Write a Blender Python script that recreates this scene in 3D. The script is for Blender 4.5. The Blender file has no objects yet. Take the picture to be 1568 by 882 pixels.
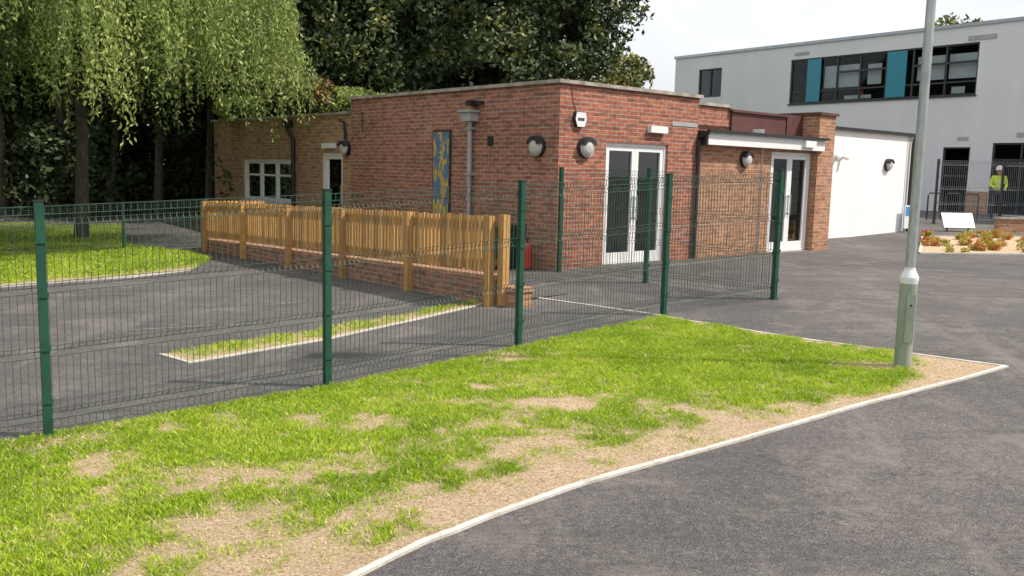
import bpy, bmesh, math, random
import numpy as np
from mathutils import Matrix, Vector
random.seed(4); rng=np.random.default_rng(7)
rad=math.radians
scn=bpy.context.scene
# ------------------------------------------------------------------ terrain
def g(x,y):
    a=.035*max(-12,x)+.025*max(-5,y)
    return min(a,.46)+max(0,min(.5,(y-21)*.04))
def gn(x,y):
    a=.035*np.maximum(-12,x)+.025*np.maximum(-5,y)
    return np.minimum(a,.46)+np.clip((y-21)*.04,0,.5)
# numpy value noise
_T=rng.random((64,64,64))
def vn(x,y,z):
    xi=np.floor(x).astype(int);yi=np.floor(y).astype(int);zi=np.floor(z).astype(int)
    fx=x-xi;fy=y-yi;fz=z-zi
    fx=fx*fx*(3-2*fx);fy=fy*fy*(3-2*fy);fz=fz*fz*(3-2*fz)
    r=0
    for i in (0,1):
        for j in (0,1):
            for k in (0,1):
                r=r+_T[(xi+i)%64,(yi+j)%64,(zi+k)%64]*(fx if i else 1-fx)*(fy if j else 1-fy)*(fz if k else 1-fz)
    return r
def fbm(x,y,z=0.):
    z=np.zeros_like(x)+z
    return (vn(x,y,z)+.5*vn(2.1*x+5,2.1*y+9,2.1*z+3)+.25*vn(4.3*x+1,4.3*y+2,4.3*z+7))/1.75
# ------------------------------------------------------------------ materials
class NT:
    def __init__(s,name):
        s.m=bpy.data.materials.new(name); s.m.use_nodes=True
        s.t=s.m.node_tree; s.n=s.t.nodes; s.b=s.n['Principled BSDF']; s.out=s.n['Material Output']
    def add(s,t,**k):
        n=s.n.new(t)
        for a,b in k.items(): setattr(n,a,b)
        return n
    def l(s,a,b): s.t.links.new(a,b)
    def co(s,kind='Object',scale=None):
        c=s.add('ShaderNodeTexCoord').outputs[kind]
        if scale:
            m=s.add('ShaderNodeMapping'); m.inputs['Scale'].default_value=scale; s.l(c,m.inputs[0]); return m.outputs[0]
        return c
    def noise(s,co,scale,det=4,rough=.55):
        n=s.add('ShaderNodeTexNoise'); n.inputs['Scale'].default_value=scale; n.inputs['Detail'].default_value=det; n.inputs['Roughness'].default_value=rough
        s.l(co,n.inputs['Vector']); return n.outputs['Fac']
    def ramp(s,f,stops):
        r=s.add('ShaderNodeValToRGB'); e=r.color_ramp.elements
        while len(e)<len(stops): e.new(.5)
        for i,(p,c) in enumerate(stops):
            e[i].position=p; e[i].color=(c if len(c)==4 else (*c,1)) if hasattr(c,'__len__') else (c,c,c,1)
        s.l(f,r.inputs[0]); return r.outputs[0]
    def mix(s,f,a,b,mode='MIX'):
        m=s.add('ShaderNodeMix',data_type='RGBA',blend_type=mode)
        for i,v in ((0,f),(6,a),(7,b)):
            if hasattr(v,'links'): s.l(v,m.inputs[i])
            elif i==0: m.inputs[0].default_value=v
            else: m.inputs[i].default_value=(*v,1) if len(v)==3 else v
        return m.outputs[2]
    def bump(s,h,strength,dist=.01):
        b=s.add('ShaderNodeBump'); b.inputs['Strength'].default_value=strength; b.inputs['Distance'].default_value=dist
        s.l(h,b.inputs['Height']); s.l(b.outputs[0],s.b.inputs['Normal'])
    def col(s,c):
        if hasattr(c,'links'): s.l(c,s.b.inputs['Base Color'])
        else: s.b.inputs['Base Color'].default_value=(*c,1)
def plain(name,c,rough=.5,metal=0,var=.15,scale=3.,bump=0):
    m=NT(name); co=m.co(); f=m.noise(co,scale,4)
    d=tuple(x*(1-var) for x in c); l=tuple(min(1,x*(1+var)) for x in c)
    m.col(m.ramp(f,[(.3,d),(.7,l)])); m.b.inputs['Roughness'].default_value=rough; m.b.inputs['Metallic'].default_value=metal
    if bump: m.bump(m.noise(co,scale*25,3),bump,.004)
    return m.m
def brick(name,c1,c2,mort,dirt=.35):
    m=NT(name); co=m.co('UV')
    b=m.add('ShaderNodeTexBrick'); m.l(co,b.inputs['Vector'])
    b.inputs['Scale'].default_value=1; b.inputs['Brick Width'].default_value=.225; b.inputs['Row Height'].default_value=.075
    b.inputs['Mortar Size'].default_value=.009; b.inputs['Mortar Smooth'].default_value=.3; b.inputs['Bias'].default_value=-.1
    b.inputs['Color1'].default_value=(*c1,1); b.inputs['Color2'].default_value=(*c2,1); b.inputs['Mortar'].default_value=(*mort,1)
    big=m.noise(co,.9,5,.6); c=m.mix(dirt,b.outputs['Color'],m.ramp(big,[(.3,(.35,.33,.33)),(.55,(.9,.9,.9)),(.75,(1.15,1.08,1.)) ]),'MULTIPLY')
    fine=m.noise(co,35,3); c=m.mix(.6,c,m.ramp(fine,[(.3,(.6,.6,.6)),(.7,(1.25,1.18,1.12))]),'MULTIPLY')
    pb=m.noise(m.co('UV',(4.44,13.3,1)),1,1); c=m.mix(.75,c,m.ramp(pb,[(.3,(.5,.5,.55)),(.5,(1,1,1)),(.7,(1.35,1.2,1.05))]),'MULTIPLY')
    ef=m.noise(co,1.7,7,.7); c=m.mix(m.ramp(ef,[(.58,(0,0,0)),(.78,(.5,.5,.5))]),c,(.52,.44,.38))
    gm=m.noise(m.co('UV',(3.,.5,1)),1.4,5,.7); c=m.mix(m.ramp(gm,[(.56,(0,0,0)),(.8,(.6,.6,.6))]),c,(.10,.075,.065))
    m.col(c); m.b.inputs['Roughness'].default_value=.9
    h=m.add('ShaderNodeMath',operation='SUBTRACT'); m.l(fine,h.inputs[0]); m.l(b.outputs['Fac'],h.inputs[1]); m.bump(h.outputs[0],.7,.008)
    return m.m
M={}
M['brick_red']=brick('brick_red',(.43,.14,.085),(.30,.105,.07),(.42,.35,.29))
M['brick_brown']=brick('brick_brown',(.40,.175,.115),(.27,.12,.085),(.42,.36,.30))
M['brick_tan']=brick('brick_tan',(.48,.29,.17),(.38,.225,.14),(.47,.41,.31),.25)
M['brick_orange']=brick('brick_orange',(.48,.235,.13),(.38,.18,.105),(.46,.38,.30),.2)
M['coping']=plain('stone_coping',(.34,.31,.27),.9,0,.4,4,.3)
M['render_white']=plain('white_render',(.84,.84,.85),.85,0,.03,1.2,.15)
M['pvc']=plain('white_upvc',(.82,.82,.82),.35,0,.03)
M['black']=plain('black_plastic',(.025,.025,.028),.4,0,.2)
M['grey_pipe']=plain('grey_pipe',(.36,.37,.38),.5,0,.15)
M['maroon']=plain('maroon_sheet',(.105,.036,.033),.6,0,.2)
M['green']=plain('green_powder_coat',(.012,.07,.045),.42,0,.2,8)
M['greenwire']=plain('green_wire',(.05,.09,.072),.45,0,.2,8)
M['greywire']=plain('grey_wire',(.25,.27,.29),.45,.3,.1)
M['teal']=plain('teal_panel',(.03,.24,.32),.4,0,.06)
M['darkframe']=plain('dark_window_frame',(.035,.037,.042),.45,0,.1)
M['alu']=plain('aluminium_coping',(.42,.46,.5),.4,.4,.1)
M['roof']=plain('roof_felt',(.12,.12,.12),.9,0,.2)
M['reflgrey']=plain('reflection_grey',(.62,.64,.64),.8,0,.1)  # pale grey for painted pane reflections, also for the jacket bands
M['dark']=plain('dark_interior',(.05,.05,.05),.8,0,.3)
M['concrete']=plain('concrete',(.30,.275,.25),.9,0,.2,5,.4)
m=NT('concrete_edging'); co=m.co(); f=m.noise(co,5,6,.75); f2=m.noise(co,60,3,.7)
c=m.ramp(f,[(.3,(.40,.36,.30)),(.5,(.60,.57,.52)),(.7,(.68,.66,.62))]); c=m.mix(.5,c,m.ramp(f2,[(.3,(.6,.6,.6)),(.7,(1.15,1.15,1.15))]),'MULTIPLY'); m.col(c); m.b.inputs['Roughness'].default_value=.9; m.bump(f2,.5,.004); M['edging']=m.m
m=NT('worn_road_paint'); co=m.co(); f=m.noise(co,22,5,.75); m.col(m.ramp(f,[(.42,(.12,.115,.11)),(.62,(.30,.30,.29))])); m.b.inputs['Roughness'].default_value=.85; M['paint']=m.m
M['red']=plain('red_paint',(.5,.03,.025),.4)
M['bulk']=plain('bulkhead_lens',(.5,.5,.48),.3)
m=NT('bark'); co=m.co('Object',(1,1,.25)); f=m.noise(co,16,6,.7); m.col(m.ramp(f,[(.3,(.035,.03,.024)),(.6,(.13,.11,.085))])); m.b.inputs['Roughness'].default_value=.95; m.bump(f,1.,.03); M['bark']=m.m
M['signwhite']=plain('sign_white',(.75,.76,.78),.4,0,.05)
M['signblue']=plain('sign_blue',(.05,.25,.6),.4)
m=NT('pale_grey_render'); f=m.noise(m.co('UV',(1.6,.12,1)),1.,6,.6); f2=m.noise(m.co(),.35,3)
c=m.mix(.5,m.ramp(f,[(.3,(.62,.63,.66)),(.7,(.73,.735,.755))]),m.ramp(f2,[(.3,(.64,.65,.675)),(.7,(.75,.755,.77))])); m.col(c); m.b.inputs['Roughness'].default_value=.85; M['render_grey']=m.m
m=NT('galvanised_steel'); co=m.co('Object',(1,1,.35)); f=m.noise(co,14,6,.65)
m.col(m.ramp(f,[(.3,(.32,.35,.34)),(.5,(.42,.45,.44)),(.75,(.54,.56,.55))])); m.b.inputs['Metallic'].default_value=.5; m.b.inputs['Roughness'].default_value=.45; M['galv']=m.m
m=NT('lamp_base_green_grey'); f=m.noise(m.co('Object',(1,1,.3)),9,6,.7)
m.col(m.ramp(f,[(.3,(.2,.25,.2)),(.55,(.31,.36,.30)),(.8,(.42,.37,.27))])); m.b.inputs['Roughness'].default_value=.6; m.b.inputs['Metallic'].default_value=.2; M['lampbase']=m.m
def glassm(name,ior,tint,gc):
    m=NT(name); m.n.remove(m.b)
    fr=m.add('ShaderNodeFresnel'); fr.inputs[0].default_value=ior
    tr=m.add('ShaderNodeBsdfTransparent'); tr.inputs[0].default_value=tint
    gl=m.add('ShaderNodeBsdfGlossy'); gl.inputs['Roughness'].default_value=.03; gl.inputs[0].default_value=gc
    mx=m.add('ShaderNodeMixShader'); m.l(fr.outputs[0],mx.inputs[0]); m.l(tr.outputs[0],mx.inputs[1]); m.l(gl.outputs[0],mx.inputs[2]); m.l(mx.outputs[0],m.out.inputs[0]); return m.m
M['glass']=glassm('window_glass',1.8,(.55,.62,.6,1),(.8,.86,.84,1))
M['glass2']=glassm('solar_glass',1.36,(.7,.75,.76,1),(.6,.66,.68,1))
# asphalt
m=NT('asphalt'); co=m.co(); fine=m.noise(co,130,2,.8); med=m.noise(co,22,4,.7); big=m.noise(co,.5,5,.62)
c=m.ramp(big,[(.28,(.066,.062,.063)),(.5,(.096,.090,.090)),(.72,(.135,.125,.122))])
c=m.mix(1.,c,m.ramp(fine,[(.3,(.15,.15,.15)),(.5,(.9,.9,.9)),(.66,(2.5,2.42,2.35))]),'MULTIPLY')
c=m.mix(.8,c,m.ramp(med,[(.3,(.55,.55,.55)),(.7,(1.4,1.37,1.33))]),'MULTIPLY')
pat=m.noise(co,1.3,8,.8); c=m.mix(m.ramp(pat,[(.52,(0,0,0)),(.68,(.6,.6,.6))]),c,(.26,.23,.205))
st=m.noise(m.co('Object',(.5,3.,1)),1.4,5,.7); c=m.mix(m.ramp(st,[(.50,(0,0,0)),(.68,(.55,.55,.55))]),c,(.05,.047,.048))
sx=m.noise(m.co('Object',(2.2,.5,1)),.8,6,.75); c=m.mix(m.ramp(sx,[(.54,(0,0,0)),(.68,(.4,.4,.4))]),c,(.25,.228,.21))
m.col(c); m.b.inputs['Roughness'].default_value=.85; m.bump(fine,1.,.007); M['asphalt']=m.m
# soil
m=NT('lawn_soil'); co=m.co(); at=m.add('ShaderNodeAttribute',attribute_name='cover')
f=m.noise(co,48,5,.85); f2=m.noise(co,7,4,.7)
soil=m.ramp(f,[(.36,(.24,.15,.09)),(.48,(.62,.45,.29)),(.62,(.88,.72,.52))]); soil=m.mix(.4,soil,m.ramp(f2,[(.3,(.6,.54,.48)),(.7,(1.12,1.08,1.0))]),'MULTIPLY')
gr=m.ramp(f,[(.3,(.08,.14,.01)),(.7,(.30,.38,.05))])
pw=m.add('ShaderNodeMath',operation='POWER'); m.l(at.outputs['Fac'],pw.inputs[0]); pw.inputs[1].default_value=2.2
m.col(m.mix(pw.outputs[0],soil,gr)); m.b.inputs['Roughness'].default_value=1; m.bump(f,1.,.03); M['soil']=m.m
m=NT('ground_earth'); co=m.co(); f=m.noise(co,.6,8,.7)
m.col(m.ramp(f,[(.3,(.03,.045,.015)),(.5,(.05,.08,.02)),(.7,(.09,.08,.04))])); m.b.inputs['Roughness'].default_value=1; M['earth']=m.m
def leafmat(name,stops,trans=.35,rough=.6):
    m=NT(name); at=m.add('ShaderNodeAttribute',attribute_name='tint')
    c=m.ramp(at.outputs['Fac'],stops); m.col(c); m.b.inputs['Roughness'].default_value=rough
    if trans:
        tl=m.add('ShaderNodeBsdfTranslucent'); m.l(c,tl.inputs[0]); mx=m.add('ShaderNodeMixShader'); mx.inputs[0].default_value=trans
        m.l(m.b.outputs[0],mx.inputs[1]); m.l(tl.outputs[0],mx.inputs[2]); m.l(mx.outputs[0],m.out.inputs[0])
    return m.m
M['blade']=leafmat('grass_blades',[(0,(.86,.70,.46)),(.12,(.68,.62,.28)),(.2,(.24,.38,.02)),(.6,(.42,.58,.03)),(1,(.66,.74,.10))],.4)
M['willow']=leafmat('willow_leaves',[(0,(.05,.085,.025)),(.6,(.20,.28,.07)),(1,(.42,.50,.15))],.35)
M['darkleaf']=leafmat('dark_leaves',[(0,(.024,.04,.015)),(.6,(.075,.11,.036)),(.9,(.15,.20,.06)),(1,(.28,.27,.07))],0)
M['hedgeleaf']=leafmat('hedge_leaves',[(0,(.014,.024,.009)),(1,(.06,.095,.028))],0)
M['farleaf']=leafmat('far_leaves',[(0,(.06,.085,.035)),(1,(.19,.22,.08))],0)
M['bushleaf']=leafmat('shrub_leaves',[(0,(.10,.20,.03)),(.6,(.4,.42,.07)),(.85,(.62,.5,.08)),(1,(.55,.12,.08))],.2)
M['autumnleaf']=leafmat('autumn_leaves',[(0,(.07,.09,.03)),(.6,(.16,.14,.05)),(1,(.34,.20,.06))],0)
m=NT('treated_timber'); f=m.noise(m.co('Object',(9,9,1.2)),6,5,.7); at=m.add('ShaderNodeAttribute',attribute_name='tint')
c=m.ramp(f,[(.3,(.33,.165,.05)),(.5,(.56,.31,.105)),(.75,(.70,.43,.17))])
c=m.mix(.8,c,m.ramp(at.outputs['Fac'],[(0,(.5,.5,.46)),(1,(1.2,1.14,1.05))]),'MULTIPLY'); m.col(c); m.b.inputs['Roughness'].default_value=.75; M['timber']=m.m
m=NT('mosaic_mural'); co=m.co('UV'); v=m.add('ShaderNodeTexVoronoi'); v.inputs['Scale'].default_value=28; m.l(co,v.inputs[0])
f=m.noise(m.co('UV',(2.2,1,1)),2.6,3,.6); c=m.ramp(f,[(.0,(.09,.17,.32)),(.5,(.14,.24,.40)),(.53,(.66,.47,.08)),(.61,(.72,.52,.12)),(.64,(.16,.28,.34))])
c=m.mix(.4,c,v.outputs['Color'],'MULTIPLY'); m.col(c); m.b.inputs['Roughness'].default_value=.4; M['mural']=m.m
# ------------------------------------------------------------------ mesh builder
class FR:
    def __init__(s,O,a,n): s.O=Vector((O[0],O[1],0)); s.a=Vector((a[0],a[1],0)).normalized(); s.n=Vector((n[0],n[1],0)).normalized()
    def p(s,a,n,z): q=s.O+s.a*a+s.n*n; return Vector((q.x,q.y,z))
def empty(name,loc=(0,0,0)):
    e=bpy.data.objects.new(name,None); e.location=loc; e.empty_display_size=.3; scn.collection.objects.link(e); return e
class MB:
    def __init__(s,mats): s.v=[];s.f=[];s.uv=[];s.mi=[];s.sm=[];s.ti=[];s.mats=mats if isinstance(mats,list) else [mats]; s.tint=.5
    def k(s,m):
        if m not in s.mats: s.mats.append(m)
        return s.mats.index(m)
    def poly(s,pts,m=None,smooth=False):
        pts=[Vector(p) for p in pts]; i=len(s.v); s.v+=pts; s.f.append(list(range(i,i+len(pts))))
        n=(pts[1]-pts[0]).cross(pts[2]-pts[1])
        if n.length>0: n.normalize()
        if abs(n.z)>.7: s.uv+=[(p.x,p.y) for p in pts]
        else:
            h=Vector((-n.y,n.x,0)).normalized(); s.uv+=[(p.dot(h),p.z) for p in pts]
        s.mi.append(s.k(m) if m else 0); s.sm.append(smooth); s.ti.append(s.tint)
    def box(s,fr,a0,a1,n0,n1,z0,z1,m=None,zs=0):
        P=lambda a,n,z: fr.p(a,n,z+(zs*a if zs else 0))
        q=[P(a0,n0,z0),P(a1,n0,z0),P(a1,n1,z0),P(a0,n1,z0),P(a0,n0,z1),P(a1,n0,z1),P(a1,n1,z1),P(a0,n1,z1)]
        for f in ((3,2,1,0),(4,5,6,7),(0,1,5,4),(1,2,6,5),(2,3,7,6),(3,0,4,7)): s.poly([q[i] for i in f],m)
    def tube(s,pts,r,sides=8,m=None,smooth=True,cap=True):
        pts=[Vector(p) for p in pts]; r=r if hasattr(r,'__len__') else [r]*len(pts); rings=[]
        for i,p in enumerate(pts):
            d=(pts[min(i+1,len(pts)-1)]-pts[max(i-1,0)]).normalized()
            x=d.cross(Vector((0,0,1)) if abs(d.z)<.9 else Vector((1,0,0))).normalized(); y=d.cross(x)
            rings.append([p+(x*math.cos(2*math.pi*j/sides)+y*math.sin(2*math.pi*j/sides))*r[i] for j in range(sides)])
        for a,b in zip(rings,rings[1:]):
            for j in range(sides): s.poly([a[j],a[(j+1)%sides],b[(j+1)%sides],b[j]],m,smooth)
        if cap: s.poly(rings[0][::-1],m); s.poly(rings[-1],m)
    def wall(s,fr,a0,a1,z0,z1,ops=(),depth=.14,m=None,n=0):
        A=sorted({a0,a1,*[o[0] for o in ops],*[o[1] for o in ops]}); Z=sorted({z0,z1,*[o[2] for o in ops],*[o[3] for o in ops]})
        for i in range(len(A)-1):
            for j in range(len(Z)-1):
                ca=(A[i]+A[i+1])/2; cz=(Z[j]+Z[j+1])/2
                if any(o[0]<ca<o[1] and o[2]<cz<o[3] for o in ops): continue
                s.poly([fr.p(A[i],n,Z[j]),fr.p(A[i+1],n,Z[j]),fr.p(A[i+1],n,Z[j+1]),fr.p(A[i],n,Z[j+1])],m)
        for o in ops:
            b=n-depth
            s.poly([fr.p(o[0],n,o[2]),fr.p(o[0],n,o[3]),fr.p(o[0],b,o[3]),fr.p(o[0],b,o[2])],m)
            s.poly([fr.p(o[1],n,o[2]),fr.p(o[1],n,o[3]),fr.p(o[1],b,o[3]),fr.p(o[1],b,o[2])],m)
            s.poly([fr.p(o[0],n,o[3]),fr.p(o[1],n,o[3]),fr.p(o[1],b,o[3]),fr.p(o[0],b,o[3])],m)
            s.poly([fr.p(o[0],n,o[2]),fr.p(o[1],n,o[2]),fr.p(o[1],b,o[2]),fr.p(o[0],b,o[2])],m)
    def obj(s,name,parent=None):
        O=Vector(parent.location) if parent else Vector((0,0,0))
        me=bpy.data.meshes.new(name); me.from_pydata([tuple(p-O) for p in s.v],[],s.f)
        uv=me.uv_layers.new(name='UVMap'); uv.data.foreach_set('uv',np.array(s.uv,dtype=np.float32).ravel())
        for mm in s.mats: me.materials.append(mm)
        me.polygons.foreach_set('material_index',s.mi); me.polygons.foreach_set('use_smooth',s.sm)
        at=me.attributes.new('tint','FLOAT','FACE'); at.data.foreach_set('value',np.array(s.ti,dtype=np.float32))
        o=bpy.data.objects.new(name,me); scn.collection.objects.link(o)
        if parent: o.parent=parent
        return o
# ------------------------------------------------------------------ ground sheets
def sheet(name,poly,off,mat,grid=0,cover=None):
    bm=bmesh.new(); bm.faces.new([bm.verts.new((x,y,0)) for x,y in poly])
    cuts=[((-12,0),(1,0)),((0,-5),(0,1)),((0,21),(0,1)),((0,33.5),(0,1)),((.46/.035,0),(.035,.025))]
    if grid:
        xs=[p[0] for p in poly]; ys=[p[1] for p in poly]
        x=min(xs)+grid
        while x<max(xs): cuts.append(((x,0),(1,0))); x+=grid
        y=min(ys)+grid
        while y<max(ys): cuts.append(((0,y),(0,1))); y+=grid
    for (px,py),(nx,ny) in cuts:
        bmesh.ops.bisect_plane(bm,geom=bm.verts[:]+bm.edges[:]+bm.faces[:],plane_co=(px,py,0),plane_no=(nx,ny,0))
    for v in bm.verts: v.co.z=g(v.co.x,v.co.y)+off
    me=bpy.data.meshes.new(name); bm.to_mesh(me); bm.free(); me.materials.append(mat)
    if cover:
        n=len(me.vertices); c=np.empty(n*3,dtype=np.float32); me.vertices.foreach_get('co',c); c=c.reshape(-1,3)
        at=me.attributes.new('cover','FLOAT','POINT'); at.data.foreach_set('value',cover(c[:,0],c[:,1]).astype(np.float32))
    o=bpy.data.objects.new(name,me); scn.collection.objects.link(o); return o
def inpoly(x,y,poly):
    r=np.zeros(x.shape,bool); n=len(poly)
    for i in range(n):
        x0,y0=poly[i];x1,y1=poly[(i+1)%n]
        if y0==y1: continue
        c=((y0>y)!=(y1>y))&(x<(x1-x0)*(y-y0)/(y1-y0)+x0); r^=c
    return r
def segdist(x,y,pl):
    d=np.full(x.shape,1e9)
    for (x0,y0),(x1,y1) in zip(pl,pl[1:]):
        dx,dy=x1-x0,y1-y0; t=np.clip(((x-x0)*dx+(y-y0)*dy)/(dx*dx+dy*dy),0,1); d=np.minimum(d,np.hypot(x-x0-t*dx,y-y0-t*dy))
    return d
def blades(name,poly,n,cover,h=(.025,.055),w=.006,parent=None,xr=None):
    xs=[p[0] for p in poly]; ys=[p[1] for p in poly]; x0,x1,y0,y1=xr or (min(xs),max(xs),min(ys),max(ys))
    x=rng.uniform(x0,x1,n); y=rng.uniform(y0,y1,n); k=inpoly(x,y,poly); x=x[k];y=y[k]
    c=cover(x,y); r=rng.random(len(x)); k=(r<c*.95+.07); x=x[k];y=y[k];c=c[k]; n=len(x)
    tuft=fbm(x*9,y*9,6.)
    z=gn(x,y)+.008; th=rng.uniform(0,2*np.pi,n); H=rng.uniform(*h,n)*(.35+.8*c)*(.5+tuft); W=w*rng.uniform(.6,1.4,n)
    la=rng.uniform(0,2*np.pi,n); L=rng.uniform(.1,1.2,n)*H
    flat=rng.random(n)<.5*(1-c); H=np.where(flat,H*.25,H); L=np.where(flat,L*2.2,L)
    dx=np.cos(th)*W/2; dy=np.sin(th)*W/2
    V=np.empty((n,4,3),dtype=np.float32)
    V[:,0]=np.c_[x-dx,y-dy,z]; V[:,1]=np.c_[x+dx,y+dy,z]
    mx=x+np.cos(la)*L*.35; my=y+np.sin(la)*L*.35
    V[:,2]=np.c_[mx+dx*.8,my+dy*.8,z+H*.6]; V[:,3]=np.c_[x+np.cos(la)*L,y+np.sin(la)*L,z+H]
    t=.25+.8*fbm(x*1.5,y*1.5,3.)*.8+rng.normal(0,.15,n)+.5*(fbm(x*5,y*5,1.)-.5); t=np.clip(t,.2,1)
    dry=rng.random(n)<(.06+.9*(1-c)**1.2); t=np.where(dry,rng.uniform(0,.14,n),t)
    quads(name,V,t,M['blade'],parent)
def quads(name,V,t,mat,parent=None):
    n=len(V); me=bpy.data.meshes.new(name); me.vertices.add(n*4); me.vertices.foreach_set('co',V.reshape(-1).astype(np.float32))
    me.loops.add(n*4); me.loops.foreach_set('vertex_index',np.arange(n*4,dtype=np.int32)); me.polygons.add(n)
    me.polygons.foreach_set('loop_start',np.arange(n,dtype=np.int32)*4); me.polygons.foreach_set('loop_total',np.full(n,4,dtype=np.int32))
    me.update(calc_edges=True); at=me.attributes.new('tint','FLOAT','FACE'); at.data.foreach_set('value',np.asarray(t,dtype=np.float32)); me.materials.append(mat)
    o=bpy.data.objects.new(name,me); scn.collection.objects.link(o)
    if parent: o.parent=parent; o.matrix_parent_inverse=Matrix.Translation(parent.location).inverted()
    return o
sheet('ground',[(-400,-300),(400,-300),(400,600),(-400,600)],-.03,M['earth'])
sheet('asphalt_yard',[(-25,-8),(60,-8),(60,45),(12,45),(.5,18),(-8.5,27),(-25,27)],0,M['asphalt'])
kerb=[(-1.25,2.4),(-1.12,3.4),(-.98,3.95),(-.74,4.30),(-.44,4.67),(.02,5.12),(.51,5.54),(.97,5.86),(1.48,6.21),(2.06,6.62),(2.72,7.10),(3.45,7.58),(4.10,8.00),(4.68,8.41)]
back=[(4.68,8.41),(4.05,8.96),(3.01,9.88),(1.88,11.16)]
fline=[(1.88,11.16),(.08,9.50),(-.53,8.90),(-1.64,7.92),(-3.01,6.98),(-3.49,6.62),(-5.4,5.25),(-7.3,3.9)]
near=kerb[1:]+back[1:]+fline[1:]+[(-7.3,2.6),(-1.25,2.6)]
def cov_near(x,y):
    d=segdist(x,y,kerb); db=segdist(x,y,back)
    n=fbm(x*1.3+3,y*1.3+8); n2=fbm(x*3.6,y*4.6,4.); n3=fbm(x*12,y*12,2.)
    w=np.clip(.72-(x+.5)*.15,.22,.95)
    c=1.0+.9*(n-.5)+1.2*(n2-.5)+.9*(n3-.5)
    c=c-.95*np.exp(-(d/w)**2)-.6*np.exp(-(db/.2)**2)
    for px,py,r,s in ((.35,7.3,.42,.8),(-1.75,5.75,.5,.75),(-2.5,5.85,.4,.6),(3.75,8.45,.6,.6),(-.9,6.9,.3,.4),(1.6,7.1,.5,.3),(-2.9,5.0,.5,.4),(4.3,8.45,.4,.4),(.3,6.2,.6,.3),(1.9,8.2,.25,.35),(2.3,10.1,.4,.3),(-3.0,6.1,.4,.4),(-1.1,5.9,.3,.35),(.9,8.9,.3,.3),(-.2,7.9,.25,.3),(-3.6,5.3,.4,.3)):
        c-=s*np.exp(-((x-px)**2+((y-py)*1.6)**2)/r**2)
    return np.clip((c-.45)*1.5+.45,0,1)
sheet('lawn',near,.006,M['soil'],.075,cov_near)
bl=empty('lawn_grass'); blades('grass_blades',near,540000,cov_near,parent=bl,xr=(-5.6,4.8,3.6,11.3),h=(.015,.036),w=.0065)
strip=[(-3.67,9.33),(-3.22,8.93),(-2.06,10.0),(-1.09,11.25),(.0,12.74),(-.12,12.78),(-.39,12.5),(-1.21,11.65),(-2.4,10.4)]
def cov_strip(x,y): return np.clip(.65+1.2*(fbm(x*3,y*3)-.5)-.8*np.exp(-(segdist(x,y,strip[:5])/.10)**2),0,1)
sheet('grass_strip',strip,.006,M['soil'],.1,cov_strip)
blades('strip_blades',strip,50000,cov_strip,parent=bl,h=(.025,.06),w=.008)
lawnl=[(-24,9.5),(-12,12.9),(-8.14,14.3),(-7.35,14.81),(-6.47,15.27),(-5.75,16.1),(-5.9,17.6),(-6.6,18.6),(-8.7,20.4),(-10.8,25),(-24,25)]
def cov_l(x,y): return np.clip(1.1+.6*(fbm(x*1.2,y*1.2)-.5)-1.15*np.exp(-(segdist(x,y,lawnl[:6])/.5)**2),0,1)
sheet('back_lawn',lawnl,.006,M['soil'],.25,cov_l)
blades('back_lawn_blades',lawnl,200000,cov_l,parent=bl,xr=(-15,-5.5,12,23),h=(.04,.08),w=.014)
def ribbon(name,pl,w=.05,h=.03,mat=None,off=0):
    mb=MB(mat or M['edging']); P=[Vector((x,y,0)) for x,y in pl]; L=[];Rr=[]
    Q=[P[0]]
    for a,b in zip(P,P[1:]):
        k=max(1,int((b-a).length/.2))
        Q+=[a.lerp(b,(i+1)/k) for i in range(k)]
    for i,p in enumerate(Q):
        d=(Q[min(i+1,len(Q)-1)]-Q[max(0,i-1)]).normalized(); n=Vector((-d.y,d.x,0))
        wj=w*(1+random.uniform(-.22,.15)); j=random.uniform(-.005,.005)
        L.append(p+n*(wj/2+j)); Rr.append(p-n*(wj/2-j))
    for i in range(len(Q)-1):
        zz=[g(q.x,q.y) for q in (L[i],L[i+1],Rr[i+1],Rr[i])]; q=[L[i],L[i+1],Rr[i+1],Rr[i]]
        T=[Vector((a.x,a.y,b+h+off)) for a,b in zip(q,zz)]; B=[Vector((a.x,a.y,b-.04)) for a,b in zip(q,zz)]
        mb.poly([T[3],T[2],T[1],T[0]])
        if h>.01:
            mb.poly([T[0],T[1],B[1],B[0]]); mb.poly([T[2],T[3],B[3],B[2]])
    return mb.obj(name)
ribbon('lawn_edging',kerb,.044,.018); ribbon('lawn_edging',back,.038,.014)
ribbon('path_edging',[(1.88,11.2),(.23,12.77),(.1,13.2)],.045,.016)
ribbon('strip_edging',[(-3.67,9.33),(-3.22,8.93),(-2.06,10.0),(-1.09,11.25),(.05,12.78)],.036,.014)
ribbon('back_lawn_edging',lawnl[:6],.06,.03)
for pl in ([(-4.6,11.6),(-2.9,12.6)],[(-4.9,10.6),(-2.7,11.1)],[(-6.6,13.3),(-4.0,13.9)],[(-3.9,14.4),(-2.5,15.4)],[(7.6,19.2),(13.5,17.6)],[(4.4,15.8),(8.8,19.4)]):
    ribbon('road_marking',pl,.045,.0045,M['paint'])
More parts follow.
